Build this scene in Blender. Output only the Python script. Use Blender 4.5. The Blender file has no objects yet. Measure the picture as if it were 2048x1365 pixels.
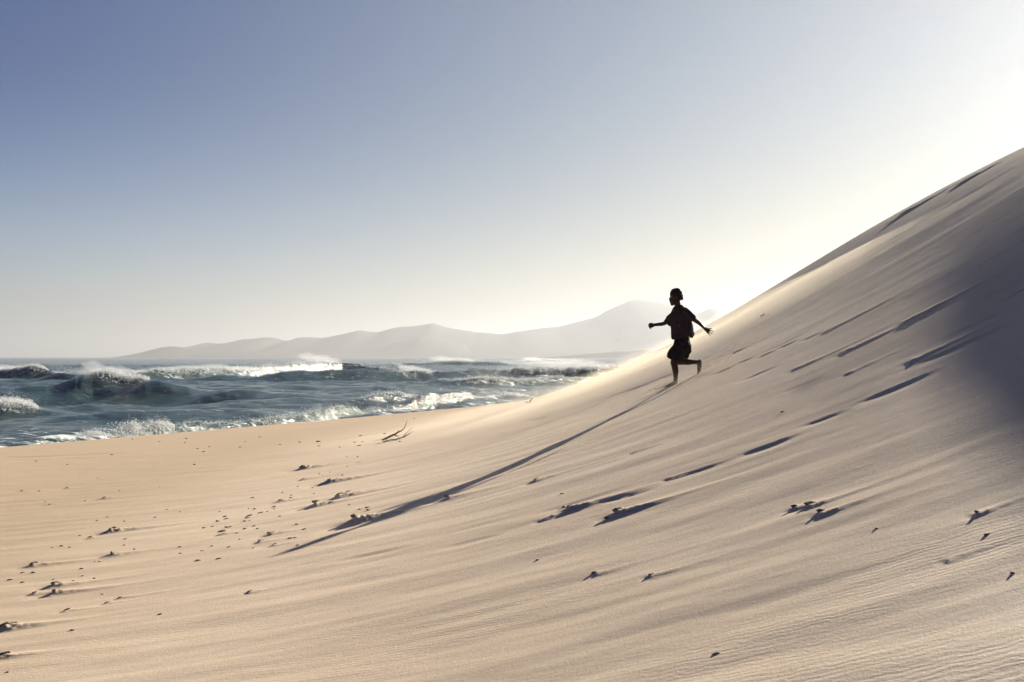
import bpy, bmesh, math, random
import numpy as np
from mathutils import Vector, Matrix
R = math.radians
scene = bpy.context.scene
col = scene.collection

# ------------------------------------------------------------------ camera
EYE = 3.5                       # eye height above the sea; the photographer stands on the dune foot
F = 50.0 / 36.0 * 2048          # focal length in photo pixels
HX, HY = 1024.0, 715.0          # vanishing column and horizon row in the photo
cam = bpy.data.cameras.new('camera')
cam.lens = 50.0; cam.sensor_width = 36.0
cam.shift_y = 32.5 / 2048
cam.clip_start = 0.1; cam.clip_end = 120000
camera = bpy.data.objects.new('camera', cam)
camera.location = (0, 0, EYE); camera.rotation_euler = (R(90), 0, 0)
col.objects.link(camera); scene.camera = camera

# ------------------------------------------------------------------ sky, sun, exposure
SUN_EL, SUN_AZ = R(18.35), R(32.0)       # azimuth to the right of the view
world = bpy.data.worlds.new('World'); scene.world = world; world.use_nodes = True
wn = world.node_tree.nodes; wl = world.node_tree.links
for n in list(wn): wn.remove(n)
sky = wn.new('ShaderNodeTexSky'); sky.sky_type = 'NISHITA'; sky.sun_disc = False
sky.sun_elevation = SUN_EL; sky.sun_rotation = SUN_AZ
sky.air_density = 1.0; sky.dust_density = 1.0; sky.ozone_density = 2.0; sky.altitude = 0
sun_dir = Vector((math.sin(SUN_AZ) * math.cos(SUN_EL), math.cos(SUN_AZ) * math.cos(SUN_EL), math.sin(SUN_EL)))
# deeper, bluer sky away from the sun, as in the clear dry air of the photograph
wtc = wn.new('ShaderNodeTexCoord')
wdot = wn.new('ShaderNodeVectorMath'); wdot.operation = 'DOT_PRODUCT'; wdot.inputs[1].default_value = sun_dir
wl.new(wtc.outputs['Generated'], wdot.inputs[0])
wmr = wn.new('ShaderNodeMapRange'); wmr.interpolation_type = 'SMOOTHSTEP'
wmr.inputs[1].default_value = 0.58; wmr.inputs[2].default_value = 0.99
wl.new(wdot.outputs['Value'], wmr.inputs[0])
wmx = wn.new('ShaderNodeMix'); wmx.data_type = 'RGBA'
wmx.inputs[6].default_value = (0.034, 0.112, 0.285, 1); wmx.inputs[7].default_value = (0.205, 0.232, 0.270, 1)
wl.new(wmr.outputs[0], wmx.inputs[0])
wsep = wn.new('ShaderNodeSeparateXYZ'); wl.new(wtc.outputs['Generated'], wsep.inputs[0])
whz = wn.new('ShaderNodeMapRange'); whz.interpolation_type = 'SMOOTHERSTEP'
whz.inputs[1].default_value = 0.23; whz.inputs[2].default_value = -0.04
wl.new(wsep.outputs[2], whz.inputs[0])
wmh = wn.new('ShaderNodeMix'); wmh.data_type = 'RGBA'
wm2 = wn.new('ShaderNodeMix'); wm2.data_type = 'RGBA'
wm2.inputs[6].default_value = (0.40, 0.465, 0.64, 1); wm2.inputs[7].default_value = (0.22, 0.215, 0.20, 1)
wl.new(wmr.outputs[0], wm2.inputs[0]); wl.new(wm2.outputs[2], wmh.inputs[7])
wl.new(whz.outputs[0], wmh.inputs[0]); wl.new(wmx.outputs[2], wmh.inputs[6])
wmu = wn.new('ShaderNodeMix'); wmu.data_type = 'RGBA'; wmu.blend_type = 'MULTIPLY'; wmu.inputs[0].default_value = 1.0
wl.new(sky.outputs[0], wmu.inputs[6]); wl.new(wmh.outputs[2], wmu.inputs[7])
bg = wn.new('ShaderNodeBackground'); bg.inputs['Strength'].default_value = 0.05
wo = wn.new('ShaderNodeOutputWorld')
wl.new(wmu.outputs[2], bg.inputs[0]); wl.new(bg.outputs[0], wo.inputs[0])

sun_dir = Vector((math.sin(SUN_AZ) * math.cos(SUN_EL), math.cos(SUN_AZ) * math.cos(SUN_EL), math.sin(SUN_EL)))
sl = bpy.data.lights.new('sun', 'SUN'); sl.energy = 5.0; sl.angle = R(0.55); sl.color = (1.0, 0.91, 0.755)
sun = bpy.data.objects.new('sun', sl); sun.rotation_euler = sun_dir.to_track_quat('Z', 'Y').to_euler()
sun.location = (60, 90, 60); col.objects.link(sun)

vs = scene.view_settings
vs.view_transform = 'Standard'; vs.look = 'None'; vs.gamma = 1.0; vs.use_curve_mapping = False
vs.exposure = 1.78
scene.cycles.max_bounces = 6; scene.cycles.diffuse_bounces = 3; scene.cycles.volume_bounces = 1
scene.cycles.use_denoising = True

# ------------------------------------------------------------------ helpers
def tag(o, label=None, cat=None, group=None, kind=None):
    if label: o['label'] = label
    if cat: o['category'] = cat
    if group: o['group'] = group
    if kind: o['kind'] = kind
    return o

def mesh_np(name, verts, faces, mat=None, parent=None, smooth=True, attrs=None):
    """verts (n,3); faces (m,3) or (m,4) arrays"""
    verts = np.asarray(verts, np.float32); faces = np.asarray(faces, np.int32)
    me = bpy.data.meshes.new(name)
    k = faces.shape[1]
    me.vertices.add(len(verts)); me.vertices.foreach_set('co', verts.ravel())
    me.loops.add(faces.size); me.loops.foreach_set('vertex_index', faces.ravel())
    me.polygons.add(len(faces))
    me.polygons.foreach_set('loop_start', np.arange(0, faces.size, k, dtype=np.int32))
    me.polygons.foreach_set('loop_total', np.full(len(faces), k, np.int32))
    me.polygons.foreach_set('use_smooth', np.full(len(faces), smooth))
    me.update(calc_edges=True); me.validate()
    for an, av in (attrs or {}).items():
        a = me.attributes.new(an, 'FLOAT', 'POINT'); a.data.foreach_set('value', np.asarray(av, np.float32))
    if mat: me.materials.append(mat)
    o = bpy.data.objects.new(name, me); col.objects.link(o)
    if parent: o.parent = parent
    return o

def empty(name, loc=(0, 0, 0), rz=0.0):
    o = bpy.data.objects.new(name, None); o.location = loc; o.rotation_euler.z = rz
    col.objects.link(o); return o

class NT:
    """tiny node helper"""
    def __init__(s, name):
        s.m = bpy.data.materials.new(name); s.m.use_nodes = True
        s.t = s.m.node_tree; s.b = s.t.nodes['Principled BSDF']; s.out = s.t.nodes['Material Output']
    def n(s, typ, **kw):
        nd = s.t.nodes.new('ShaderNode' + typ)
        for k, v in kw.items():
            if k.startswith('i_'): nd.inputs[int(k[2:])].default_value = v
            else: setattr(nd, k, v)
        return nd
    def l(s, a, b): s.t.links.new(a, b)
    def math(s, op, a, b=None, c=None, clamp=False):
        nd = s.t.nodes.new('ShaderNodeMath'); nd.operation = op; nd.use_clamp = clamp
        for i, v in enumerate((a, b, c)):
            if v is None: continue
            if isinstance(v, (int, float)): nd.inputs[i].default_value = v
            else: s.l(v, nd.inputs[i])
        return nd.outputs[0]
    def mix(s, fac, a, b):
        nd = s.t.nodes.new('ShaderNodeMix'); nd.data_type = 'RGBA'
        for sock, v in ((nd.inputs[0], fac), (nd.inputs[6], a), (nd.inputs[7], b)):
            if isinstance(v, (int, float)): sock.default_value = v
            elif isinstance(v, tuple): sock.default_value = (*v, 1)
            else: s.l(v, sock)
        return nd.outputs[2]
    def ramp(s, x, a, b):
        nd = s.t.nodes.new('ShaderNodeMapRange'); nd.interpolation_type = 'SMOOTHSTEP'
        s.l(x, nd.inputs[0]); nd.inputs[1].default_value = a; nd.inputs[2].default_value = b
        return nd.outputs[0]
    def noise(s, vec, scale, detail=3, rough=.5, dist=0.0):
        nd = s.n('TexNoise'); s.l(vec, nd.inputs['Vector'])
        nd.inputs['Scale'].default_value = scale; nd.inputs['Detail'].default_value = detail
        nd.inputs['Roughness'].default_value = rough; nd.inputs['Distortion'].default_value = dist
        return nd.outputs[0]
    def mapping(s, vec, scale=(1, 1, 1), rot=(0, 0, 0), loc=(0, 0, 0)):
        nd = s.n('Mapping'); s.l(vec, nd.inputs[0])
        nd.inputs['Scale'].default_value = scale; nd.inputs['Rotation'].default_value = rot; nd.inputs['Location'].default_value = loc
        return nd.outputs[0]
    def set(s, **kw):
        for k, v in kw.items():
            s.b.inputs[k.replace('_', ' ')].default_value = v
        return s

# lattice noise in numpy (for relief)
_rng = np.random.default_rng(7)
_perm = np.tile(_rng.permutation(512), 3)
_gr = np.stack([np.cos(np.linspace(0, 2*np.pi, 512, False)), np.sin(np.linspace(0, 2*np.pi, 512, False))], 1)
def pnoise(x, y):
    xi = np.floor(x).astype(np.int64); yi = np.floor(y).astype(np.int64)
    xf = x - xi; yf = y - yi
    u = xf*xf*xf*(xf*(xf*6-15)+10); v = yf*yf*yf*(yf*(yf*6-15)+10)
    def g(ix, iy, dx, dy):
        h = _perm[_perm[ix & 511] + (iy & 511)]
        gg = _gr[h]; return gg[..., 0]*dx + gg[..., 1]*dy
    a = g(xi, yi, xf, yf); b = g(xi+1, yi, xf-1, yf); c = g(xi, yi+1, xf, yf-1); d = g(xi+1, yi+1, xf-1, yf-1)
    return (a*(1-u)+b*u)*(1-v) + (c*(1-u)+d*u)*v
def fbm(x, y, oct=4, gain=.5):
    s = np.zeros(np.broadcast(x, y).shape); a = 1.0
    for i in range(oct):
        s += a*pnoise(x*2**i+17.3*i, y*2**i-9.1*i); a *= gain
    return s
sp = lambda x: np.log1p(np.exp(-np.abs(x))) + np.maximum(x, 0)
sstep = lambda x, a, b: (lambda t: t*t*(3-2*t))(np.clip((x-a)/(b-a), 0, 1))

# ------------------------------------------------------------------ the land: dune face, foot and beach
PD = dict(psi=.01787, S=.66809, w=3.21101, q0=1.09715, k=.00879, v0=30.21578, vs=8.75741, zb=-2.22922, bx=.02289, by=.00075,
          ba=-21.40569, bb=.59413, cr=9.87072, cw=3.1637, S2=.1321, q1=3.99416, w2=1.20141, kk=-.16491, vb=14.1202)
def base_q(X, Y):
    p = PD; c, s = math.cos(p['psi']), math.sin(p['psi'])
    v = -X*s + Y*c
    vv = p['vs']*sp((v-p['v0'])/p['vs']); v2 = 3*sp((p['vb']-v)/3)
    return X*c + Y*s - p['k']*vv**2/(1+.02*vv) - p['q0'] + p['kk']*v2
def berm_d(X, Y):
    return (PD['ba'] + PD['bb']*(Y-41) - X)*.93 + 2.5
def base_z(X, Y):
    p = PD; q = base_q(X, Y)
    D = p['S']*p['w']*sp(q/p['w']) + p['S2']*p['w2']*sp((q-p['q1'])/p['w2'])
    D = D - p['cw']*sp((D-p['cr'])/p['cw'])
    return EYE + p['zb'] + p['bx']*X + p['by']*Y + D - .24*sp(berm_d(X, Y)/2.0)
_ds = np.geomspace(2, 150, 9000)
def at(px, py):
    """point of the smooth land surface seen at a photo pixel"""
    X = (px-HX)/F*_ds; e = (base_z(X, _ds)-EYE)/_ds
    k = np.nonzero(e >= (HY-py)/F)[0]
    k = k[0] if len(k) else int(e.argmax())
    return np.array([X[k], _ds[k], base_z(X[k], _ds[k])])

# relief of the sand: (photo pixel of the feature, size in metres) -> baked into the surface
HOLLOWS = [  # px, py, length along the wind, width, depth, azimuth
    (1535, 893, .30, .085, .075, 92), (1645, 839, .24, .07, .055, 98), (1790, 777, .42, .085, .07, 92), (1380, 946, .26, .06, .035, 99),
    (1517, 748, .30, .11, .06, 95), (1592, 775, .22, .07, .03, 95), (1238, 996, .16, .06, .035, 95), (1268, 990, .16, .05, .035, 95),
    (942, 1083, .22, .08, .03, 92), (745, 1110, .26, .10, .035, 90), (612, 1128, .18, .06, .022, 90), (1930, 688, .55, .10, .07, 98),
    (1470, 716, .35, .10, .035, 100), (1560, 690, .5, .09, .04, 102), (1330, 772, .16, .08, .05, 100), (1415, 735, .3, .08, .03, 104), (1402, 753, .13, .06, .06, 100), (1446, 741, .15, .07, .07, 100), (1488, 722, .15, .07, .07, 100), (1532, 709, .15, .07, .07, 102), (1574, 690, .16, .07, .07, 102), (1618, 676, .16, .07, .06, 102),
    (1160, 1004, .3, .07, .03, 85), (40, 915, .6, .35, .06, 90), (120, 912, .7, .35, .06, 88), (200, 908, .7, .3, .05, 90), (60, 921, .5, .3, .05, 90), (155, 917, .6, .3, .05, 90)]
RIDGES = [   # px, py of the wind-ward tip, tail length, half width, height : a clod with its sand tail running up-wind to the right
    (612, 938, 1.1, .20, .15), (662, 966, 1.0, .17, .13), (682, 996, .9, .14, .12), (696, 988, .6, .08, .06), (636, 1012, .8, .15, .11),
    (718, 1044, 1.0, .17, .15), (608, 960, .7, .07, .06), (565, 1003, .5, .10, .05), (897, 999, .7, .09, .07), (1075, 962, .9, .07, .06),
    (1240, 1029, .9, .085, .085), (1142, 1021, .95, .075, .075), (1090, 1040, .7, .05, .04), (1105, 1034, .6, .05, .035), (1592, 1016, .4, .042, .05),
    (1622, 1014, .55, .05, .065), (1646, 1030, .5, .042, .05), (1958, 1029, .4, .035, .04), (1303, 1154, .55, .03, .03), (1195, 1149, .4, .03, .02),
    (70, 1132, .7, .12, .07), (110, 1174, .7, .10, .08), (112, 1189, .8, .10, .08), (70, 1189, .5, .06, .04), (15, 1258, .7, .10, .09), (8, 1316, .5, .07, .05),
    (226, 1065, 1.1, .15, .11), (182, 1078, .4, .06, .04), (228, 1111, .7, .11, .06), (135, 1224, .5, .05, .03), (242, 1196, .7, .04, .03), (215, 1208, .6, .04, .03),
    (210, 998, .6, .12, .06), (100, 1010, .7, .10, .03), (45, 984, .5, .09, .05), (135, 978, .5, .07, .05), (545, 1070, .5, .09, .06), (522, 1086, .5, .06, .04),
    (551, 1092, .5, .07, .04), (445, 1070, .5, .06, .05), (500, 1186, .35, .03, .03), (760, 880, .8, .12, .05), (720, 925, .9, .07, .04), (1340, 958, .6, .04, .03),
    (1700, 700, 1.6, .10, .06), (1600, 735, 1.4, .09, .05), (1820, 640, 1.8, .10, .06), (1480, 700, 1.2, .10, .05), (1900, 1120, .6, .03, .02), (1270, 905, .9, .04, .035),
    (1806, 430, 1.5, .18, .25), (1926, 366, 1.3, .16, .22), (1830, 720, 1.3, .07, .05), (1700, 745, 1.0, .05, .035), (1660, 660, 1.5, .08, .05)]
_feat = []
for px, py, L, W, d, az in HOLLOWS: _feat.append(('h', at(px, py), L*(.68 if px > 1450 else 1), W, d*(.8 if px > 1450 else 1), R(az)))
for px, py, L, W, h in RIDGES: _feat.append(('r', at(px, py), L, W, h, R(88)))

def streaks(X, Y):
    """long low wind streaks running across the slope"""
    q = base_q(X, Y)
    near = 1/(1+(Y/45)**4)
    s = .007*fbm(X*.16+3.1, Y*.85+1.7+.10*X, 4, .55)*sstep(q, -2.5, 2.5)
    s += .018*fbm(X*.07+8.1, Y*.26+.04*X, 3, .5)*sstep(q, .5, 4)
    s += .012*fbm(X*.5, Y*1.6, 3)*(1-sstep(q, 0, 2))
    return s*near
def land_z(X, Y):
    shp = X.shape; X = X.ravel(); Y = Y.ravel()
    z = base_z(X, Y) + streaks(X, Y)
    order = np.argsort(Y); Ys = Y[order]
    for k, P, L, W, h, az in _feat:
        ext = 3.2*W + 1.2*L
        i0, i1 = np.searchsorted(Ys, P[1]-ext), np.searchsorted(Ys, P[1]+ext)
        ii = order[i0:i1]
        dx = X[ii]-P[0]; m = (dx > -3.5*L) & (dx < 3.5*L); ii = ii[m]
        dx = X[ii]-P[0]; dy = Y[ii]-P[1]
        a = dx*math.sin(az)+dy*math.cos(az); b = dx*math.cos(az)*-1+dy*math.sin(az)
        wob = .25*pnoise(dx*9+P[0]*7, dy*9+P[1]*5)
        if k == 'h':
            e = (a/L)**2; t = b/W + wob*.6
            far = np.exp(-np.where(t > 0, (t/.55)**2, (t/1.6)**2))
            h = h*.24
            z[ii] += -h*np.exp(-e**1.5)*far + h*.30*np.exp(-e)*np.exp(-((t-1.25)/.45)**2)
        else:
            h = h*(.46 if P[0] < 0 else (.42 if P[0] < 1.6 else .30))
            t = b/W*(1+.5*np.clip(a/L, 0, 1)) + wob
            along = np.where(a > 0, np.exp(-(a/(.45*L))), np.exp(-(a/(W*.9))**2))
            rough = 1 + .4*pnoise(dx*22+P[0], dy*22)*np.exp(-(a/(2.2*W))**2)
            prof = np.exp(-np.where(t > 0, (t/1.3)**2, (t/.75)**2))
            z[ii] += h*along*prof*rough
            # scoured sand in front of the clod
            z[ii] += -h*.25*np.exp(-((a+W*1.2)/W)**2-(b/(1.3*W))**2)
    return z.reshape(shp)

theta = np.concatenate([np.radians(np.linspace(-180, -22.1, 80)[:-1]), np.radians(np.linspace(-22, 22, 880)), np.radians(np.linspace(22.1, 180, 80)[:-1])])
rad = np.concatenate([np.geomspace(.35, 4.3, 30)[:-1], np.geomspace(4.3, 75, 660)[:-1], np.geomspace(75, 420, 50)])
def polar_grid(theta, rad, closed=True):
    n, m = len(rad), len(theta)
    T, Rr = np.meshgrid(theta, rad)
    idx = np.arange(n*m).reshape(n, m)
    a = idx[:-1, :]; b = idx[1:, :]
    if closed:
        a2 = np.roll(a, -1, 1); b2 = np.roll(b, -1, 1)
        f = np.stack([a, b, b2, a2], -1).reshape(-1, 4)
    else:
        f = np.stack([a[:, :-1], b[:, :-1], b[:, 1:], a[:, 1:]], -1).reshape(-1, 4)
    return Rr*np.sin(T), Rr*np.cos(T), f[:, ::-1]

def mat_sand():
    t = NT('sand'); b = t.b
    pos = t.n('NewGeometry').outputs['Position']
    big = t.noise(pos, .35, 4)
    stretch = t.mapping(pos, (.22, 1.5, 1.5), (0, 0, R(-4)))
    st1 = t.noise(stretch, 1.6, 5, .6)
    st2 = t.noise(t.mapping(pos, (.5, 4.0, 4.0), (0, 0, R(-6)), (7, 3, 0)), 1.5, 4, .6)
    grain = t.noise(pos, 190, 2, .7)
    grain2 = t.noise(pos, 55, 3, .7)
    c = t.mix(t.ramp(big, .35, .68), (.625, .497, .368), (.675, .545, .410))
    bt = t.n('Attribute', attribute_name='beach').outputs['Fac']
    c = t.mix(t.math('MULTIPLY', bt, t.math('ADD', .62, t.math('MULTIPLY', st2, .5))), c, (.40, .30, .205))  # browner beach sand, its colour also darkened to stand in for lens vignetting
    # bands of darker, coarser grains sorted out by the wind on the upper face
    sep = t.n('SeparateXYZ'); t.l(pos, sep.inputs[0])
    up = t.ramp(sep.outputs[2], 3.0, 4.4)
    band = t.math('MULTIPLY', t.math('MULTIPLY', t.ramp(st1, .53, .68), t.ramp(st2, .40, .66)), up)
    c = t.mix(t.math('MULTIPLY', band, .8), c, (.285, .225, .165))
    damp = t.ramp(sep.outputs[2], .75, .25)
    c = t.mix(t.math('MULTIPLY', damp, .55), c, (.27, .20, .14))
    g = t.math('ADD', t.math('MULTIPLY', t.math('SUBTRACT', grain, .5), .55), t.math('MULTIPLY', t.math('SUBTRACT', grain2, .5), .42))
    hs = t.n('HueSaturation'); t.l(c, hs.inputs['Color']); t.l(t.math('ADD', 1.0, g), hs.inputs['Value'])
    t.l(hs.outputs[0], b.inputs['Base Color'])
    b.inputs['Roughness'].default_value = .62; b.inputs['Specular IOR Level'].default_value = .12
    # wind ripples
    wv = t.n('TexWave'); wv.bands_direction = 'Y'; t.l(t.mapping(pos, (1, 1, 1), (0, 0, R(13))), wv.inputs['Vector'])
    wv.inputs['Scale'].default_value = 5.2; wv.inputs['Distortion'].default_value = 7.0
    wv.inputs['Detail'].default_value = 2.5; wv.inputs['Detail Scale'].default_value = 1.3; wv.inputs['Detail Roughness'].default_value = .6
    rm = t.ramp(t.noise(t.mapping(pos, (.35, .9, .9)), 1.0, 4), .38, .70)
    h = t.math('MULTIPLY', t.math('MULTIPLY', wv.outputs[1], rm), .0013)
    h = t.math('ADD', h, t.math('MULTIPLY', grain, .0016))
    h = t.math('ADD', h, t.math('MULTIPLY', grain2, .0026))
    h = t.math('ADD', h, t.math('MULTIPLY', t.noise(t.mapping(pos, (.6, 2.2, 2.2), (0, 0, R(-4))), 6, 4, .6), .004))
    bp = t.n('Bump'); bp.inputs['Strength'].default_value = .75; bp.inputs['Distance'].default_value = 1.0
    t.l(h, bp.inputs['Height']); t.l(bp.outputs[0], b.inputs['Normal'])
    return t.m
M_sand = mat_sand()
X, Y, faces = polar_grid(theta, rad)
LZ = land_z(X, Y)
V = np.stack([X, Y, LZ], -1)
# vertex normals of the whole surface, so that dune and beach meet without a seam
du = np.roll(V, -1, 1)-np.roll(V, 1, 1); dv = np.gradient(V, axis=0)
N = np.cross(du, dv); N /= np.linalg.norm(N, axis=-1, keepdims=True); N *= np.sign(N[..., 2:3]); N = N.reshape(-1, 3)
V = V.reshape(-1, 3)
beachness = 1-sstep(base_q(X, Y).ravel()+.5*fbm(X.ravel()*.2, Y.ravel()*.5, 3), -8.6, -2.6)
fq = base_q(X, Y).ravel()[faces].mean(1)
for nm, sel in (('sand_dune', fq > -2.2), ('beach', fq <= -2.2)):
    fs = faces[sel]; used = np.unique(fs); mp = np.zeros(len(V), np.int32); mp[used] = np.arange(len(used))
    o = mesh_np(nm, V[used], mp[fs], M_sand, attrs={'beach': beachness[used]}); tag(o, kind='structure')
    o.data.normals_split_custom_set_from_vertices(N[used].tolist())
def ground(x, y):
    """height of the finished sand surface"""
    th = math.atan2(x, y); r = math.hypot(x, y)
    j = int(np.clip(np.searchsorted(theta, th), 1, len(theta)-1)); i = int(np.clip(np.searchsorted(rad, r), 1, len(rad)-1))
    return float(LZ[i-1:i+1, j-1:j+1].mean())

# ------------------------------------------------------------------ sea
def wdist(py): return F*EYE/(py-HY)
# crests: list of (px, base py -> distance, height); front and back widths in metres
CRESTS = {
 'big':   dict(p=[(-300,800,.5),(0,800,.75),(90,799,.85),(150,798,1.45),(185,797,1.85),(212,797,2.0),(245,797,1.7),(290,798,1.45),(360,799,1.15),(480,801,.9),(640,803,.5),(760,804,.15)], wf=6.0, wb=8),
 'left':  dict(p=[(-400,756,1.0),(0,756,1.3),(40,756,1.7),(65,756,2.0),(90,756,1.4),(140,757,.8),(200,758,.4)], wf=4, wb=7),
 'small': dict(p=[(60,763,.2),(95,763,.9),(120,763,1.45),(145,763,.9),(190,763,.2)], wf=3, wb=5),
 'long':  dict(p=[(200,757,.6),(290,757,1.0),(400,755,1.3),(500,752,1.5),(600,747,1.9),(650,745,2.5),(685,744,2.3),(720,744,1.4),(800,745,.6)], wf=4, wb=8),
 'middle':dict(p=[(420,763,.5),(560,761.7,1.1),(640,760.9,1.4),(690,760.4,1.5),(780,759.5,1.3),(830,759,1.6),(870,758.6,1.6),(930,758,1.2),(1050,756.8,1.4),(1150,755.8,1.7),(1230,755,1.8),(1400,753.3,1.7)], wf=4, wb=7),
 'far':   dict(p=[(830,731,.8),(870,731,1.4),(930,731,1.9),(970,731,1.3),(1010,731,.6)], wf=8, wb=12),
 'farr':  dict(p=[(1030,727,.6),(1060,727,1.3),(1100,727,1.7),(1125,727,1.3),(1160,727,.6)], wf=8, wb=12),
 'near':  dict(p=[(-250,832,.5),(-60,832,.9),(0,831,1.0),(50,830,.95),(80,830,.55),(140,831,.35),(300,832,.2)], wf=2.5, wb=4.5),
 'inner': dict(p=[(820,772,.3),(900,771,.55),(1000,770,.7),(1130,766,.8),(1250,763,.8)], wf=3, wb=5),
 'churn': dict(p=[(680,812,.15),(733,809,.55),(770,807,.75),(810,805,.6),(870,803,.3),(930,800,.55),(990,798,.65),(1050,795,.5)], wf=2, wb=3.5),
 'shore': dict(p=[(-100,893,.1),(60,888,.15),(180,882,.35),(250,877,.55),(330,870,.75),(400,864,.8),(480,857,.75),(560,850,.7),(640,841,.75),(740,829,.7),(860,815,.6),(1000,800,.5)], wf=1.5, wb=3.0),
}
rw = np.concatenate([np.geomspace(34, 46, 12)[:-1], np.geomspace(46, 700, 640)[:-1], np.geomspace(700, 70000, 150)])
tw = np.concatenate([np.radians(np.linspace(-62, -21.1, 60)[:-1]), np.radians(np.linspace(-21, 7.5, 600)), np.radians(np.linspace(7.6, 62, 60)[1:])])
def crest_at(c, px):
    p = np.array(c['p'], float)
    d = np.interp(px, p[:, 0], F*EYE/(p[:, 1]-HY))           # depth (Y) of the crest
    hx = np.r_[p[0, 0]-110, p[0, 0]-45, p[:, 0], p[-1, 0]+45, p[-1, 0]+110]     # crests run out smoothly at both ends
    hv = np.r_[0, p[0, 2]*.4, p[:, 2], p[-1, 2]*.4, 0]
    h = 0
    for off, w in ((-30, .1), (-18, .2), (-8, .25), (4, .2), (14, .15), (26, .1)):
        h = h + w*np.interp(px+off, hx, hv)
    return d, h
_rs = np.random.default_rng(5)
_comp = []
for i in range(46):
    lam = 2.2*(26/2.2)**_rs.random(); amp = .0058*lam**.85
    ang = math.atan2(-.5, .87) + _rs.normal()*.55
    _comp.append((2*math.pi/lam*math.cos(ang), 2*math.pi/lam*math.sin(ang), amp, _rs.random()*6.283))
def sea_z(X, Y):
    px = HX + F*X/np.maximum(Y, 1)
    z = np.zeros(X.shape)
    fade = 1/(1+(Y/900)**2)
    for kx, ky, a, ph in _comp:
        w = kx*X+ky*Y+ph
        z += a*(np.sin(w)+.25*np.sin(2*w+.6))
    z *= fade*1.0
    z += .16*fbm(X*.10+5, Y*.10, 4)*fade
    for nm, c in CRESTS.items():
        d, h = crest_at(c, px)
        jit = fbm(X*.03+d*.01, Y*.012, 2)*c['wf']*.5
        t = (Y-d-jit)
        h = h*(1+.16*fbm(X*.09+d, Y*.03, 3))
        z += h*np.where(t < 0, np.exp(-(t/c['wf'])**2), np.exp(-(np.abs(t)/c['wb'])**1.7)) - .12*h*np.exp(-((t+2.2*c['wf'])/(1.5*c['wf']))**2)
    return z
def sea_foam(X, Y):
    px = HX + F*X/np.maximum(Y, 1)
    f = .15 + .16*fbm(X*.02, Y*.02, 3)
    bd = berm_d(X, Y)
    f += .52*np.exp(-np.maximum(bd-9, 0)/13.0)
    f += .22*np.exp(-((Y-150)/60)**2)*sstep(px, 500, 1000)
    for nm, amt, tail in (('left', .85, 30), ('long', .75, 45), ('middle', .35, 22), ('inner', .75, 26), ('near', .45, 14), ('churn', .55, 12), ('far', .5, 40), ('farr', .5, 40)):
        d, h = crest_at(CRESTS[nm], px); w = np.minimum(h, 1.2)/1.2
        t = Y-d
        f += amt*w*np.where(t < 0, .62*np.exp(-(t/(CRESTS[nm]['wf']*2.6))**2), np.exp(-t/tail))
    return np.clip(f*(1/(1+(Y/1200)**2)), 0, 1)
def mat_water():
    t = NT('sea_water'); b = t.b
    pos = t.n('NewGeometry').outputs['Position']
    at_ = t.n('Attribute', attribute_name='foam').outputs['Fac']
    # lacy foam streaks drawn out along the crests
    mp = t.mapping(pos, (.55, 1.0, 1.0), (0, 0, R(20)))
    n1 = t.noise(mp, .55, 8, .68, 1.2); n2 = t.noise(mp, 2.4, 6, .7, .6)
    nn = t.math('ADD', t.math('MULTIPLY', n1, .62), t.math('MULTIPLY', n2, .38))
    th = t.math('SUBTRACT', .73, t.math('MULTIPLY', at_, .40))
    fo = t.n('MapRange'); fo.interpolation_type = 'SMOOTHSTEP'
    t.l(nn, fo.inputs[0]); t.l(th, fo.inputs[1]); t.l(t.math('ADD', th, .13), fo.inputs[2])
    fo = fo.outputs[0]
    c = t.mix(fo, (.034, .066, .065), (.70, .72, .74))
    t.l(c, b.inputs['Base Color'])
    t.l(t.math('ADD', .10, t.math('MULTIPLY', fo, .55)), b.inputs['Roughness'])
    b.inputs['IOR'].default_value = 1.33
    b.subsurface_method = 'RANDOM_WALK'
    b.inputs['Subsurface Weight'].default_value = .45; b.inputs['Subsurface Radius'].default_value = (.35, 1.0, .85); b.inputs['Subsurface Scale'].default_value = 2.5
    h = t.math('MULTIPLY', t.noise(t.mapping(pos, (1, 1, 1), (0, 0, R(-25))), .9, 7, .62, .4), .55)
    h = t.math('ADD', h, t.math('MULTIPLY', t.noise(pos, 5.0, 4, .6), .10))
    h = t.math('ADD', h, t.math('MULTIPLY', fo, .06))
    bp = t.n('Bump'); bp.inputs['Strength'].default_value = .85; bp.inputs['Distance'].default_value = 1.0
    t.l(h, bp.inputs['Height']); t.l(bp.outputs[0], b.inputs['Normal'])
    return t.m
X, Y, faces = polar_grid(tw, rw, False)
V = np.stack([X, Y, sea_z(X, Y)], -1).reshape(-1, 3)
sea = mesh_np('sea', V, faces, mat_water(), attrs={'foam': sea_foam(X, Y).ravel()}); tag(sea, kind='structure')

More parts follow.
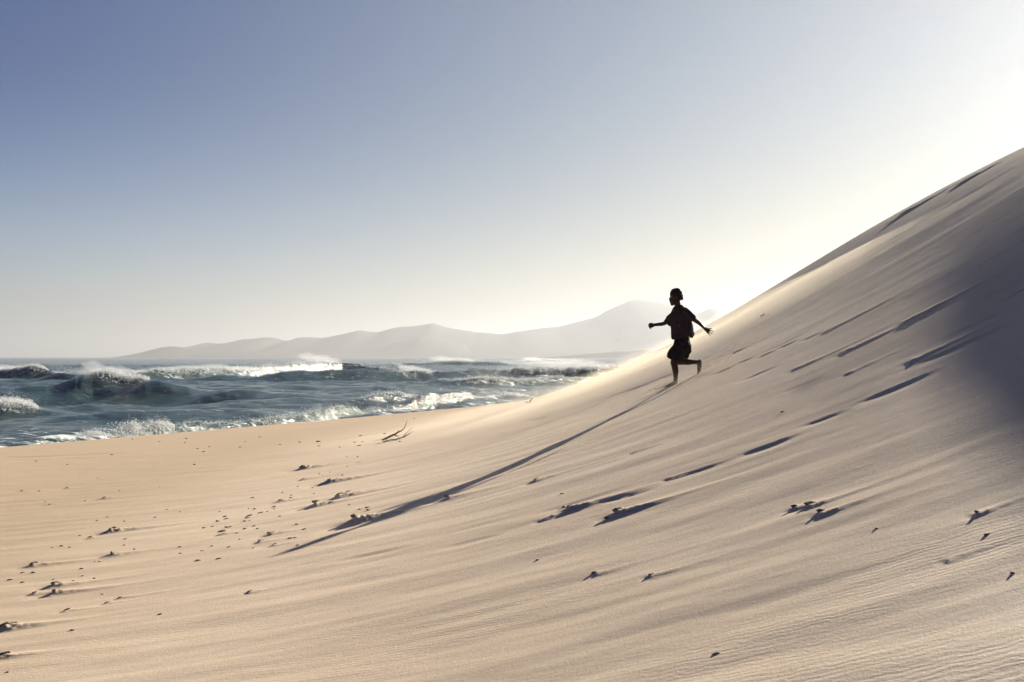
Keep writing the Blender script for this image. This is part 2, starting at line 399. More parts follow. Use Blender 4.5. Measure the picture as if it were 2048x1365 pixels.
# breaking crests: churned white water lumps on the crest and wind-blown spray off the lip
t = NT('white_water')
df = t.n('BsdfDiffuse'); df.inputs[0].default_value = (.80, .82, .83, 1)
tl = t.n('BsdfTranslucent'); tl.inputs[0].default_value = (.80, .82, .83, 1)
mx = t.n('MixShader'); mx.inputs[0].default_value = .62
t.l(df.outputs[0], mx.inputs[1]); t.l(tl.outputs[0], mx.inputs[2]); t.l(mx.outputs[0], t.out.inputs['Surface'])
M_foam = t.m
OCT_V = np.array([(1,0,0),(-1,0,0),(0,1,0),(0,-1,0),(0,0,1),(0,0,-1)], float)
OCT_F = np.array([(0,2,4),(2,1,4),(1,3,4),(3,0,4),(2,0,5),(1,2,5),(3,1,5),(0,3,5)])
TET_V = np.array([(1,1,1),(-1,-1,1),(-1,1,-1),(1,-1,-1)], float)*.6
TET_F = np.array([(0,1,2),(0,3,1),(0,2,3),(1,3,2)])
def blobs(P, rad_, rng, base_v, base_f):
    n = len(P); k = len(base_v)
    A = rng.normal(size=(n, 4)); A /= np.linalg.norm(A, axis=1, keepdims=True)
    w, x, y, z = A.T
    Rm = np.stack([1-2*(y*y+z*z), 2*(x*y-z*w), 2*(x*z+y*w), 2*(x*y+z*w), 1-2*(x*x+z*z), 2*(y*z-x*w), 2*(x*z-y*w), 2*(y*z+x*w), 1-2*(x*x+y*y)], 1).reshape(n, 3, 3)
    sc = rad_[:, None]*(0.7+.6*rng.random((n, 3)))
    B = base_v[None]*sc[:, None, :]
    Vv = np.einsum('nij,nkj->nki', Rm, B) + P[:, None, :]
    Ff = (base_f[None]+(np.arange(n)*k)[:, None, None]).reshape(-1, 3)
    return Vv.reshape(-1, 3), Ff
WIND = np.array([-.90, .42])            # offshore wind
def mist_mat(dens):
    m = bpy.data.materials.new('sea_mist'); m.use_nodes = True
    for nn in list(m.node_tree.nodes):
        if nn.type != 'OUTPUT_MATERIAL': m.node_tree.nodes.remove(nn)
    pv = m.node_tree.nodes.new('ShaderNodeVolumePrincipled')
    pv.inputs['Color'].default_value = (.75, .77, .80, 1); pv.inputs['Density'].default_value = dens; pv.inputs['Anisotropy'].default_value = .3
    m.node_tree.links.new(pv.outputs[0], m.node_tree.nodes['Material Output'].inputs['Volume'])
    return m
def breaker(crest, px0, px1, n, label, seed, lift=.35, drop=1.0, rmin=.05, rmax=.22, spray=3000, plume=1.2, trail=4.0, front=1.0, skew=None):
    rng = np.random.default_rng(seed); c = CRESTS[crest]
    def sample(m):
        u = rng.random(m)
        px = px0+(px1-px0)*(u if skew is None else u**skew)
        e = np.sin(np.pi*np.clip((px-px0)/(px1-px0), 0, 1))**.5
        d, h = crest_at(c, px)
        return px, e, d, h
    n = int(n*2.4); px, e, d, h = sample(n)
    t = -c['wf']*front*rng.random(n)**1.2*(.4+.8*e)+.8*c['wf']*rng.random(n)
    Yp = d+t; Xp = (px-HX)/F*Yp
    sc = 1.1*(150/d)**.5
    lump = np.clip(.55+1.1*fbm(Xp*sc*.55+seed, Yp*sc*.35, 4, .6), .05, 1.3)
    zs = sea_z(Xp, Yp)
    topness = np.exp(-((t-.1*c['wf'])/(.55*c['wf']))**2)
    zp = zs + lift*(.35+1.3*topness)*lump*e*np.minimum(rng.exponential(.45, n), 1.5) - .04
    keep = rng.random(n) < (.15+.85*e)*np.clip(lump*1.3, 0, 1)
    P = np.stack([Xp, Yp, zp], 1)[keep]
    rr = (rmin+(rmax-rmin)*rng.random(len(P))**2.5)*.43/(1+1.5*np.maximum((zp-zs)[keep]/lift-.4, 0))
    cen = np.array([(.5*(px0+px1)-HX)/F*d.mean(), d.mean(), 0.0])
    root = empty('breaking_wave', cen); tag(root, label, 'wave', 'breaking waves offshore')
    v, f = blobs(P-cen, rr, rng, OCT_V, OCT_F); mesh_np('foam_crest', v, f, M_foam, root, smooth=True)['kind'] = 'stuff'
    if plume >= .5:
        # fan of fine mist torn off the lip: a closed lens of droplets, leaning down-wind
        mpx = px0+(px1-px0)*.52; dm, hm_ = crest_at(c, np.array([mpx])); dm = float(dm[0])
        base = np.array([(mpx-HX)/F*dm, dm, float(sea_z(np.array([(mpx-HX)/F*dm]), np.array([dm]))[0])])
        Lx = (px1-px0)/F*dm*.50
        uu, vv = np.meshgrid(np.linspace(0, 2*np.pi, 29)[:-1], np.linspace(0, np.pi, 16))
        ex, ey, ez = np.cos(uu)*np.sin(vv), np.sin(uu)*np.sin(vv), np.cos(vv)
        lump_ = 1+.55*fbm(ex*2.2+seed, ez*2.2+ey+seed, 3)
        up = ez*.5+.5
        xx = ex*Lx*lump_*(1-.35*up) + WIND[0]*up*up*trail*.8; yy = ey*(1.0+.22*trail)*lump_ + WIND[1]*up*trail*.6
        zz = (up*plume*1.25*lump_) - .25
        Pm = np.stack([xx, yy, zz], -1).reshape(-1, 3)+base-cen
        idx = np.arange(16*28).reshape(16, 28)
        ff = np.stack([idx[:-1], np.roll(idx, -1, 1)[:-1], np.roll(idx, -1, 1)[1:], idx[1:]], -1).reshape(-1, 4)
        o = mesh_np('mist', Pm, ff[:, ::-1], mist_mat(.42/(2.0+.44*trail)), root); o['kind'] = 'stuff'
    if spray:
        px, e, d, h = sample(spray)
        Yp = d + c['wf']*.3*rng.normal(size=spray)*.6
        s_ = rng.random(spray)**1.6*e
        Xp = (px-HX)/F*Yp + WIND[0]*s_*trail*(.5+rng.random(spray)); Yp = Yp + WIND[1]*s_*trail
        px2 = HX+F*Xp/Yp
        zc = sea_z((px-HX)/F*d, d)
        gust = np.clip(.45+1.0*fbm(px*.06, px*0+seed*3.1, 3), 0, 1.4)
        zp = zc + plume*gust*e*(s_*(1-.45*s_)*2.0)*(.2+.8*rng.random(spray)) + .05*rng.normal(size=spray)
        P = np.stack([Xp, Yp, zp], 1)
        rr = (.010+.032*rng.random(spray)**3)*(d/150)**.6
        v, f = blobs(P-cen, rr, rng, TET_V, TET_F); o = mesh_np('spray', v, f, M_foam, root, smooth=False); o['kind'] = 'stuff'
    return root
breaker('big', 178, 300, 3200, 'big dark green wave with a white foaming peak, the tallest near the left', 11, .40, front=.55, spray=9000, plume=1.0, trail=4.5)
breaker('left', -60, 96, 4200, 'white breaker at the left edge below the horizon', 12, .5, rmax=.32, spray=5000, plume=.9, trail=6)
breaker('long', 270, 610, 6000, 'long low line of white water running behind the tall green wave', 13, .45, rmax=.30, spray=7000, plume=.8, trail=6, front=.9)
breaker('long', 600, 694, 1800, 'curling breaker with a round plume of spray touching the horizon', 14, .5, rmax=.30, spray=9000, plume=1.7, trail=7, front=.5)
breaker('middle', 805, 875, 1300, 'small curling breaker with spray left of the three far crests', 15, .4, rmax=.28, spray=5000, plume=1.2, trail=6, front=.5)
breaker('middle', 1010, 1260, 5200, 'white breaking line that runs behind the foot of the dune', 16, .6, rmax=.34, spray=9000, plume=1.7, trail=8, front=1.1)
breaker('far', 862, 976, 2200, 'far breaker with swept spray on the horizon, left of two', 17, 1.6, rmax=.6, spray=14000, plume=1.9, trail=16, front=.8)
breaker('farr', 1050, 1130, 1600, 'far breaker with swept spray on the horizon, right of two', 18, 1.4, rmax=.6, spray=11000, plume=1.6, trail=14, front=.8)
breaker('near', -40, 78, 2600, 'white curl breaking at the left edge, nearest of the offshore waves', 19, .32, rmin=.03, rmax=.14, spray=5000, plume=.55, trail=2.5, front=.9)
breaker('inner', 880, 1240, 5200, 'broken foamy line of water inside the breakers near the dune', 20, .35, rmin=.04, rmax=.2, spray=3000, plume=.4, trail=3, front=1.2)
breaker('churn', 720, 1060, 4200, 'choppy foaming wave close in, left of the dune foot', 21, .22, rmin=.02, rmax=.12, spray=2500, plume=.3, trail=1.5, front=1.3)
breaker('shore', 165, 350, 5200, 'bright white shore break rolling onto the beach at the left', 22, .26, rmin=.02, rmax=.10, spray=2500, plume=.3, trail=1.2, front=1.2)
breaker('shore', 340, 800, 6500, 'broken grey shore break along the edge of the beach', 23, .16, rmin=.015, rmax=.075, spray=2500, plume=.22, trail=1.0, front=1.3)
breaker('small', 108, 146, 350, 'small dark peaked wave with a thin foam cap beside the left breaker', 24, .22, rmin=.03, rmax=.14, spray=900, plume=.4, trail=2.5, front=.4)

# ------------------------------------------------------------------ mountains
t = NT('mountain'); t.b.inputs['Base Color'].default_value = (.20, .20, .19, 1); t.set(Roughness=1.0); t.b.inputs['Specular IOR Level'].default_value = 0
M_mount = t.m
def ridge(name, D, pts, seed, depth):
    pts = np.array(pts, float)
    xs = np.arange(pts[0, 0], pts[-1, 0]+.1, 3.0)
    h = np.interp(xs, pts[:, 0], np.maximum(HY-pts[:, 1], 0))
    h = np.convolve(np.pad(h, 3, mode='edge'), np.ones(7)/7, 'valid')
    h = np.maximum(h + 1.2*fbm(xs*.03+seed, xs*0+seed, 4)*np.minimum(1, h/15), 0)
    prof = np.linspace(-1, 1, 25)
    XX = ((xs-HX)/F*D)[None, :] + 0*prof[:, None]
    YY = D + prof[:, None]*depth + 0*XX
    shape = (1-np.abs(prof))**1.2
    ZZ = (h/F*D)[None, :]*shape[:, None] + EYE*shape[:, None]
    ZZ = ZZ*(1 + .05*fbm(XX/D*60+seed, YY/D*60, 4)*(1-shape[:, None]**2)) - 4
    n, m = XX.shape; idx = np.arange(n*m).reshape(n, m)
    f = np.stack([idx[:-1, :-1], idx[:-1, 1:], idx[1:, 1:], idx[1:, :-1]], -1).reshape(-1, 4)
    o = mesh_np(name, np.stack([XX, YY, ZZ], -1).reshape(-1, 3), f, M_mount); tag(o, kind='structure')
    return o
ridge('wooded_shore', 5200, [(1060,716),(1120,711),(1170,706),(1210,704),(1240,700),(1252,703),(1275,698),(1300,699),(1330,695),(1420,692),(1600,690),(1800,716)], 9, 300)
ridge('headland', 7600, [(255,716),(285,708),(310,697),(340,691),(380,695),(420,702),(520,703),(620,708),(800,712),(1000,716)], 1, 900)
ridge('foothill', 8400, [(640,716),(740,701),(790,684),(850,672),(900,680),(950,695),(1050,703),(1200,709),(1500,712),(1700,716)], 2, 1200)
ridge('coastal_mountain_range', 9400, [(330,716),(385,694),(410,684),(445,687),(480,679),(540,673),(575,682),(600,673),(650,675),(690,666),(720,660),(755,664),(790,654),(840,650),(865,645),(905,657),(950,663),(1000,668),(1040,662),(1100,665),(1170,676),(1300,690),(1500,700),(1700,716)], 3, 2000)
ridge('high_mountain', 9900, [(920,716),(1000,676),(1050,660),(1120,652),(1190,634),(1230,613),(1265,599),(1290,599),(1340,607),(1370,622),(1390,628),(1425,614),(1450,624),(1500,640),(1650,670),(1900,716)], 4, 2500)

# ------------------------------------------------------------------ person running down the dune
FOOT = at(1350, 768)
PX = FOOT[1]/F                                # metres per photo pixel at the runner
def pm(px, py, dy=0.0):                       # photo pixel on the runner's plane -> local coordinates
    return ((px-1350)*PX, dy, (768-py)*PX)
def ring_tube(bm, pts, seg=14):
    """closed loft along points (x,y,z,rx,ry): ellipse rings square to the path, rx in the picture plane, ry in depth"""
    P = [Vector(p[:3]) for p in pts]; rings = []
    for i, p in enumerate(P):
        d = (P[min(i+1, len(P)-1)]-P[max(i-1, 0)]).normalized()
        yv = Vector((0, 1, 0)); xv = d.cross(yv)
        xv = xv.normalized() if xv.length > 1e-4 else Vector((1, 0, 0)); yv = xv.cross(d).normalized()
        rings.append([bm.verts.new(p+xv*math.cos(k*2*math.pi/seg)*pts[i][3]+yv*math.sin(k*2*math.pi/seg)*pts[i][4]) for k in range(seg)])
    for a, b in zip(rings[:-1], rings[1:]):
        for k in range(seg): bm.faces.new((a[k], a[(k+1) % seg], b[(k+1) % seg], b[k]))
    bm.faces.new(rings[0][::-1]); bm.faces.new(rings[-1])
def capsule(bm, pts, seg=12):
    """rounded tapered limb through (x,y,z,r)"""
    q = []
    p0, p1 = Vector(pts[0][:3]), Vector(pts[1][:3]); d = (p0-p1).normalized(); r = pts[0][3]
    for f, k in ((.95, .3), (.6, .8)): q.append((*(p0+d*r*f), r*k, r*k))
    for p in pts: q.append((*p[:3], p[3], p[3]))
    p0, p1 = Vector(pts[-1][:3]), Vector(pts[-2][:3]); d = (p0-p1).normalized(); r = pts[-1][3]
    for f, k in ((.6, .8), (.95, .3)): q.append((*(p0+d*r*f), r*k, r*k))
    ring_tube(bm, q, seg)
def ellip(bm, c, r, rot=0.0):
    m = Matrix.Translation(c) @ Matrix.Rotation(rot, 4, 'Y') @ Matrix.Diagonal((*r, 1))
    bmesh.ops.create_uvsphere(bm, u_segments=18, v_segments=12, radius=1.0, matrix=m)
def solid(name, bm, mat, parent, voxel=.006, smooth=4, wrinkle=0.0, loc=None):
    bmesh.ops.recalc_face_normals(bm, faces=bm.faces)
    me = bpy.data.meshes.new(name); bm.to_mesh(me); bm.free()
    o = bpy.data.objects.new(name, me); col.objects.link(o)
    md = o.modifiers.new('r', 'REMESH'); md.mode = 'VOXEL'; md.voxel_size = voxel; md.use_smooth_shade = True
    ms = o.modifiers.new('s', 'SMOOTH'); ms.iterations = smooth; ms.factor = .5
    dg = bpy.context.evaluated_depsgraph_get()
    m2 = bpy.data.meshes.new_from_object(o.evaluated_get(dg)); m2.name = name
    o.modifiers.clear(); o.data = m2; bpy.data.meshes.remove(me)
    if wrinkle:
        n = len(m2.vertices); co = np.empty(n*3, np.float32); m2.vertices.foreach_get('co', co); co = co.reshape(-1, 3)
        no = np.empty(n*3, np.float32); m2.vertices.foreach_get('normal', no); no = no.reshape(-1, 3)
        w = fbm(co[:, 0]*9+co[:, 1]*14, co[:, 2]*7+co[:, 0]*11, 3)
        co = co + no*(w*wrinkle)[:, None]; m2.vertices.foreach_set('co', co.ravel()); m2.update()
    for p in m2.polygons: p.use_smooth = True
    m2.materials.clear(); m2.materials.append(mat)
    o.parent = parent
    return o
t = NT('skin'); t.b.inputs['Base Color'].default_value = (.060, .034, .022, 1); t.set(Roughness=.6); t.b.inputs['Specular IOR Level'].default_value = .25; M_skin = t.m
def cloth(name, c0, c1):
    t = NT(name); pos = t.n('TexCoord').outputs['Object']
    wv = t.n('TexWave'); wv.wave_type = 'BANDS'; wv.bands_direction = 'X'; t.l(pos, wv.inputs['Vector']); wv.inputs['Scale'].default_value = 9; wv.inputs['Distortion'].default_value = 1.0
    t.l(t.mix(t.ramp(wv.outputs[1], .45, .6), c0, c1), t.b.inputs['Base Color']); t.set(Roughness=.9)
    t.b.inputs['Specular IOR Level'].default_value = .1
    return t.m
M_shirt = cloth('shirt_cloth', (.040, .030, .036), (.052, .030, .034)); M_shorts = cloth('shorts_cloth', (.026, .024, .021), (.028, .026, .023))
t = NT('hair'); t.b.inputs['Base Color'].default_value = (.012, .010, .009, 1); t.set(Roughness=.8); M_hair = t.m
t = NT('eye_white'); t.b.inputs['Base Color'].default_value = (.25, .22, .2, 1); t.set(Roughness=.3); M_eye = t.m

person = empty('person', (FOOT[0], FOOT[1], ground(FOOT[0], FOOT[1])-.012))
tag(person, 'barefoot person running down the dune in shirt and knee shorts, arms flung out', 'person')
bm = bmesh.new()
NEAR, FAR = -.075, .075
def P4(px, py, r, dy=0.0): return (*pm(px, py, dy), r)
# trunk, neck
ring_tube(bm, [(*pm(1364, 694), .085, .10), (*pm(1364, 684), .10, .115), (*pm(1364, 668), .095, .105), (*pm(1364, 650), .10, .115), (*pm(1363, 632), .10, .13), (*pm(1361, 622), .075, .12), (*pm(1358, 616), .045, .06)])
capsule(bm, [P4(1359, 622, .050), P4(1356, 612, .047), P4(1354, 603, .048)])
# head: skull, jaw, nose, ears
ellip(bm, pm(1351, 589), (.079, .070, .092), .10)
ellip(bm, pm(1347.5, 600), (.058, .052, .068), .25)
ellip(bm, pm(1344.5, 607.5), (.026, .026, .022))
capsule(bm, [P4(1341, 594, .012), P4(1338.6, 597.5, .010), P4(1339.6, 599, .011)], 8)
capsule(bm, [P4(1340.8, 602, .012, -.012), P4(1340.8, 602, .0121, .012)], 8)
for s_ in (-1, 1): ellip(bm, (pm(1354, 595)[0], s_*.070, pm(1354, 595)[2]), (.016, .010, .024))
# arm reaching forward (far side), closed hand
capsule(bm, [P4(1351, 626, .043, .12), P4(1343, 636, .036, .15), P4(1332, 645, .030, .17), P4(1327, 646.5, .028, .175), P4(1318, 647.5, .025, .165), P4(1311.5, 648.2, .021, .16)])
ellip(bm, pm(1305.5, 649.2, .155), (.042, .026, .034))
for k, (ax, ay, bx, by) in enumerate([(1304, 645.2, 1299.5, 647.0), (1303.2, 647.6, 1298.9, 650.0), (1303.4, 650.2, 1299.8, 652.6), (1304.4, 652.4, 1301.8, 654.6)]):
    dyy = .155-.012*k
    capsule(bm, [P4(ax, ay, .0105, dyy), P4(bx, by, .0100, dyy), P4(bx+1.6, by+1.5, .009, dyy-.01)], 8)
capsule(bm, [P4(1308, 646, .011, .135), P4(1304, 648, .0105, .122), P4(1301.5, 650.5, .009, .125)], 8)
# arm thrown back (near side), open hand with spread fingers
capsule(bm, [P4(1368, 624, .043, -.12), P4(1380, 635, .036, -.15), P4(1393, 644, .029, -.165), P4(1396, 646.5, .027, -.165), P4(1401.5, 652, .022, -.15), P4(1406.5, 656, .0185, -.14)])
ring_tube(bm, [(*pm(1406, 656, -.14), .019, .017), (*pm(1409.5, 658.2, -.14), .029, .014), (*pm(1413, 660.3, -.14), .031, .012), (*pm(1415, 661.4, -.14), .026, .010)])
for ax, ay, bx, by, cx, cy in [(1413, 657.2, 1417, 656.8, 1421.2, 657.0), (1414.4, 659.8, 1419, 660.8, 1423.4, 662.2), (1414, 662.2, 1418.4, 664.8, 1422.2, 667.0), (1412.2, 664.0, 1415.6, 667.4, 1418.2, 670.2)]:
    capsule(bm, [P4(ax, ay, .0092, -.14), P4(bx, by, .0082, -.148), P4(cx, cy, .0062, -.142)], 8)
capsule(bm, [P4(1409, 659.5, .011, -.15), P4(1410.5, 663.5, .010, -.165), P4(1413.2, 666.8, .0078, -.17)], 8)
# standing leg (near side) and planted foot
capsule(bm, [P4(1360, 690, .080, NEAR), P4(1354, 706, .070, NEAR), P4(1348, 719, .053, NEAR), P4(1346.5, 724, .050, NEAR), P4(1348.5, 733, .047, NEAR), P4(1350, 742, .044, NEAR), P4(1350.3, 753, .032, NEAR), P4(1350, 762, .030, NEAR)])
ring_tube(bm, [(*pm(1354.5, 766.5, NEAR), .022, .028), (*pm(1350, 765.5, NEAR), .036, .034), (*pm(1344, 767, NEAR), .030, .038), (*pm(1337, 769.5, NEAR-.01), .022, .043), (*pm(1331, 771.6, NEAR-.012), .014, .038)])
for k in range(5):
    dy = NEAR-.012+(k-2)*.0165
    capsule(bm, [P4(1332, 771.5, .010, dy), P4(1328.6+.5*abs(k-1), 772.8, .0095 if k else .012, dy), P4(1327.2+.7*abs(k-1), 773.6, .008, dy)], 8)
# trailing leg (far side), shin level, foot hanging with the sole to the right
capsule(bm, [P4(1366, 690, .080, FAR), P4(1362, 706, .070, FAR), P4(1356, 718, .054, FAR), P4(1358, 722.5, .050, FAR), P4(1368, 722, .047, FAR), P4(1378, 723, .044, FAR), P4(1390, 723.2, .031, FAR), P4(1397.5, 723.5, .029, FAR)])
ring_tube(bm, [(*pm(1402.0, 718.5, FAR), .018, .024), (*pm(1400.3, 723.5, FAR), .036, .033), (*pm(1400.2, 731, FAR), .033, .037), (*pm(1400, 738, FAR), .029, .043), (*pm(1398.6, 743.5, FAR), .020, .040)])
for k in range(5):
    dy = FAR+(k-2)*.0165
    capsule(bm, [P4(1398.8, 743.0, .010, dy), P4(1397.6, 746.2-.5*abs(k-3), .010 if k < 4 else .012, dy), P4(1396.6, 748.2-.7*abs(k-3), .008, dy)], 8)
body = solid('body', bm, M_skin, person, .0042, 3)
# eyes
for s_ in (-1, 1):
    bm = bmesh.new(); ellip(bm, (pm(1340.6, 592.6)[0]+.012, s_*.028, pm(1340, 592.6)[2]), (.010, .012, .009)); me = bpy.data.meshes.new('eye'); bm.to_mesh(me); bm.free(); me.materials.append(M_eye)
    o = bpy.data.objects.new('eye', me); col.objects.link(o); o.parent = person
# hair: cropped cap and a small tied knot at the back
bm = bmesh.new()
ellip(bm, pm(1351.6, 587.2), (.085, .078, .086), .15); ellip(bm, pm(1355.5, 592), (.060, .072, .080))
rr = random.Random(4)
for k in range(26):
    a = rr.uniform(-.2, 2.6); e = rr.uniform(-1, 1)
    c = Vector(pm(1352, 588)) + Vector((math.cos(a)*.075, e*.05, math.sin(a)*.083)); ellip(bm, c, (.014, .014, .012))
hair = solid('hair', bm, M_hair, person, .006, 1)
bm = bmesh.new()
capsule(bm, [P4(1360, 589.5, .016), P4(1363, 589.6, .013), P4(1366.0, 588.8, .007)], 8)
capsule(bm, [P4(1360, 590.5, .022), P4(1363.4, 593, .024), P4(1364.2, 597, .019)], 8)
solid('hair_knot', bm, M_hair, hair, .005, 1)
# short-sleeved shirt, loose and blown back at the hem
bm = bmesh.new()
ring_tube(bm, [(*pm(1366.5, 674.5), .156, .135), (*pm(1366, 671.5), .168, .145), (*pm(1365, 664), .156, .145), (*pm(1363.5, 652), .152, .150), (*pm(1362.5, 640), .150, .158), (*pm(1361.5, 629), .134, .160), (*pm(1360, 621), .098, .140), (*pm(1358, 614.5), .060, .085), (*pm(1357, 610.5), .047, .055)], 20)
ring_tube(bm, [(*pm(1352, 624, .09), .055, .06), (*pm(1346, 634, .14), .062, .06), (*pm(1340, 642, .16), .064, .055), (*pm(1336.5, 645.5, .168), .056, .05)], 14)
ring_tube(bm, [(*pm(1364, 620, -.07), .058, .06), (*pm(1374, 628, -.12), .054, .058), (*pm(1381, 635.5, -.148), .053, .052), (*pm(1384.5, 639, -.154), .049, .046)], 14)
ellip(bm, pm(1384, 671.5), (.028, .09, .020), -.5)
capsule(bm, [P4(1349, 613.5, .014, -.05), P4(1346.5, 617, .012, -.02), P4(1345, 620.5, .011, -.0)], 8)   # collar
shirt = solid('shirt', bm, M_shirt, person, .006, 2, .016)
bm = bmesh.new(); ellip(bm, pm(1356, 651, -.147), (.006, .004, .006)); me = bpy.data.meshes.new('button'); bm.to_mesh(me); bm.free(); me.materials.append(M_eye)
o = bpy.data.objects.new('button', me); col.objects.link(o); o.parent = shirt
# knee-length shorts
bm = bmesh.new()
ring_tube(bm, [(*pm(1364.5, 675), .098, .11), (*pm(1364.5, 682), .115, .125), (*pm(1364.5, 690), .130, .135), (*pm(1363, 698), .138, .135), (*pm(1361, 704), .125, .12)], 20)
ring_tube(bm, [(*pm(1361, 690, NEAR), .105, .095), (*pm(1354.5, 701, NEAR), .112, .098), (*pm(1349, 710, NEAR), .115, .100), (*pm(1345.5, 716.5, NEAR), .110, .100), (*pm(1345, 718, NEAR), .100, .092)], 16)
ring_tube(bm, [(*pm(1368, 688, FAR), .108, .095), (*pm(1367.5, 700, FAR), .110, .098), (*pm(1365.5, 709, FAR), .102, .095), (*pm(1364.5, 714, FAR), .096, .092)], 16)
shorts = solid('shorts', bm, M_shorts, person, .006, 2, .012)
bm = bmesh.new(); ring_tube(bm, [(*pm(1364.5, 678.6), .108, .122), (*pm(1364.5, 674.0), .103, .117)], 20); solid('waistband', bm, M_shorts, shorts, .006, 1)

krng = np.random.default_rng(3)
kp = np.concatenate([np.stack([krng.normal(-.16, .16, 900), krng.normal(NEAR, .09, 900), np.abs(krng.normal(0, .05, 900))], 1),
                     np.stack([.33+krng.exponential(.28, 700), krng.normal(FAR, .08, 700), np.abs(krng.normal(0, .09, 700))], 1)])
kp[:, 0] += FOOT[0]; kp[:, 1] += FOOT[1]
kp[:, 2] += base_z(kp[:, 0], kp[:, 1])
v, f = blobs(kp, .0022+.004*krng.random(len(kp))**2, krng, TET_V, TET_F)
o = mesh_np('kicked_sand', v, f, M_sand, None, False); tag(o, kind='stuff')

# ------------------------------------------------------------------ driftwood
t = NT('driftwood'); pos = t.n('TexCoord').outputs['Object']
t.l(t.mix(t.ramp(t.noise(pos, 30, 4), .35, .65), (.055, .034, .024), (.13, .085, .06)), t.b.inputs['Base Color']); t.set(Roughness=.9); M_wood = t.m
def twig_mesh(bm, pts, seg=7):
    q = [(*p[:3], p[3], p[3]) for p in pts]
    ring_tube(bm, q, seg)
def wood_part(name, pts, parent, mat=None):
    bm = bmesh.new(); twig_mesh(bm, pts)
    bmesh.ops.recalc_face_normals(bm, faces=bm.faces)
    me = bpy.data.meshes.new(name); bm.to_mesh(me); bm.free()
    for p in me.polygons: p.use_smooth = True
    me.materials.append(mat or M_wood)
    o = bpy.data.objects.new(name, me); col.objects.link(o); o.parent = parent; return o
B0 = at(780, 882); BP = B0[1]/F
branch = empty('driftwood_branch', (B0[0], B0[1], ground(B0[0], B0[1])))
tag(branch, 'dry forked driftwood branch lying on the beach near the sea', 'branch')
def bp_(px, py, r, dy): return ((px-780)*BP, dy, (882-py)*BP, r*.62)
wood_part('stem', [bp_(765, 880.5, .030, -.1), bp_(775, 875.8, .036, -.05), bp_(781, 873, .040, 0), bp_(788.5, 869.8, .036, .05), bp_(795, 865.8, .026, .1), bp_(799, 864, .022, .12), bp_(803, 862.2, .016, .15), bp_(806.5, 858.5, .014, .18), bp_(809, 854.5, .013, .2), bp_(810.6, 849.5, .011, .22), bp_(813, 843.5, .007, .25)], branch)
wood_part('stem', [bp_(767.5, 884, .022, -.25), bp_(773, 882, .026, -.22), bp_(783, 879.4, .022, -.2), bp_(793, 878.6, .024, -.2), bp_(799, 876.6, .022, -.22), bp_(806, 874.2, .020, -.22), bp_(812, 873.2, .014, -.2)], branch)
for pts in ([(806, 874.2), (811, 868.5), (816, 863.5), (824.5, 855.5)], [(807, 874), (815, 869.2), (820, 866), (825, 863.8)], [(809, 873.8), (816, 870.6), (821.5, 867.5)], [(789, 870), (795, 870.6), (800, 871.8)], [(791, 871), (796, 873.4), (800, 875)],
            [(794.5, 866), (797.5, 861.5), (799.5, 860)], [(803.5, 862), (803.2, 859.4)], [(775.5, 875.5), (776, 873)], [(772, 882), (774.5, 878.8), (776, 876.4)], [(782, 872.6), (784, 870.6)]):
    n = len(pts); wood_part('twig', [bp_(x, y, .013*(1-.6*i/(n-1)), -.15+.05*i) for i, (x, y) in enumerate(pts)], branch)
# short stick high on the dune face
S0 = at(1526, 635); SP = S0[1]/F
stick = empty('driftwood_stick', (S0[0], S0[1], ground(S0[0], S0[1])+.01)); tag(stick, 'short dark stick lying on the dune face above the runner', 'stick')
wood_part('stem', [(-.05, 0, .0, .012), (-.01, .01, .02, .014), (.035, .01, .045, .012)], stick)
wood_part('stub', [(.0, .01, .025, .008), (.012, .0, .055, .006)], stick)
S1 = at(1060, 806); SP = S1[1]/F
peg = empty('driftwood_stick', (S1[0], S1[1], ground(S1[0], S1[1])-.02)); tag(peg, 'thin bent stick poking up at the foot of the dune against the surf', 'stick')
wood_part('stem', [(-.02, 0, -.05, .018), (.0, 0, .05, .018), (.03, .01, .10, .016), (.065, .02, .15, .014)], peg)
wood_part('twig', [(-.10, 0, .02, .012), (-.085, 0, .05, .012), (-.06, 0, .035, .01), (-.03, 0, .0, .008)], peg)

# ------------------------------------------------------------------ clods of damp sand and wrack left standing by the wind
t = NT('damp_sand'); pos = t.n('TexCoord').outputs['Object']
t.l(t.mix(t.ramp(t.noise(pos, 9, 5, .7), .35, .65), (.20, .145, .10), (.34, .255, .18)), t.b.inputs['Base Color']); t.set(Roughness=.95); M_clod = t.m
t = NT('wrack'); pos = t.n('TexCoord').outputs['Object']
t.l(t.mix(t.noise(pos, 12, 4), (.05, .038, .028), (.13, .10, .07)), t.b.inputs['Base Color']); t.set(Roughness=.9); M_wrack = t.m
clod_meshes = []
crng = np.random.default_rng(21)
for k in range(7):
    bm = bmesh.new(); bmesh.ops.create_icosphere(bm, subdivisions=2, radius=1.0)
    sx = 1+.5*crng.random(3); off = crng.random(2)*50
    for v in bm.verts:
        c = np.array(v.co); n1 = float(fbm(np.array(c[0]*1.3+off[0]+c[2]), np.array(c[1]*1.3+off[1]-c[2]*.7), 3))
        v.co = Vector((c[0]*1.25*sx[0], c[1]*.9*sx[1], c[2]*.75))*(1+.75*n1)
    me = bpy.data.meshes.new('sand_clod'); bm.to_mesh(me); bm.free(); me.materials.append(M_clod); clod_meshes.append(me)
crn = random.Random(8)
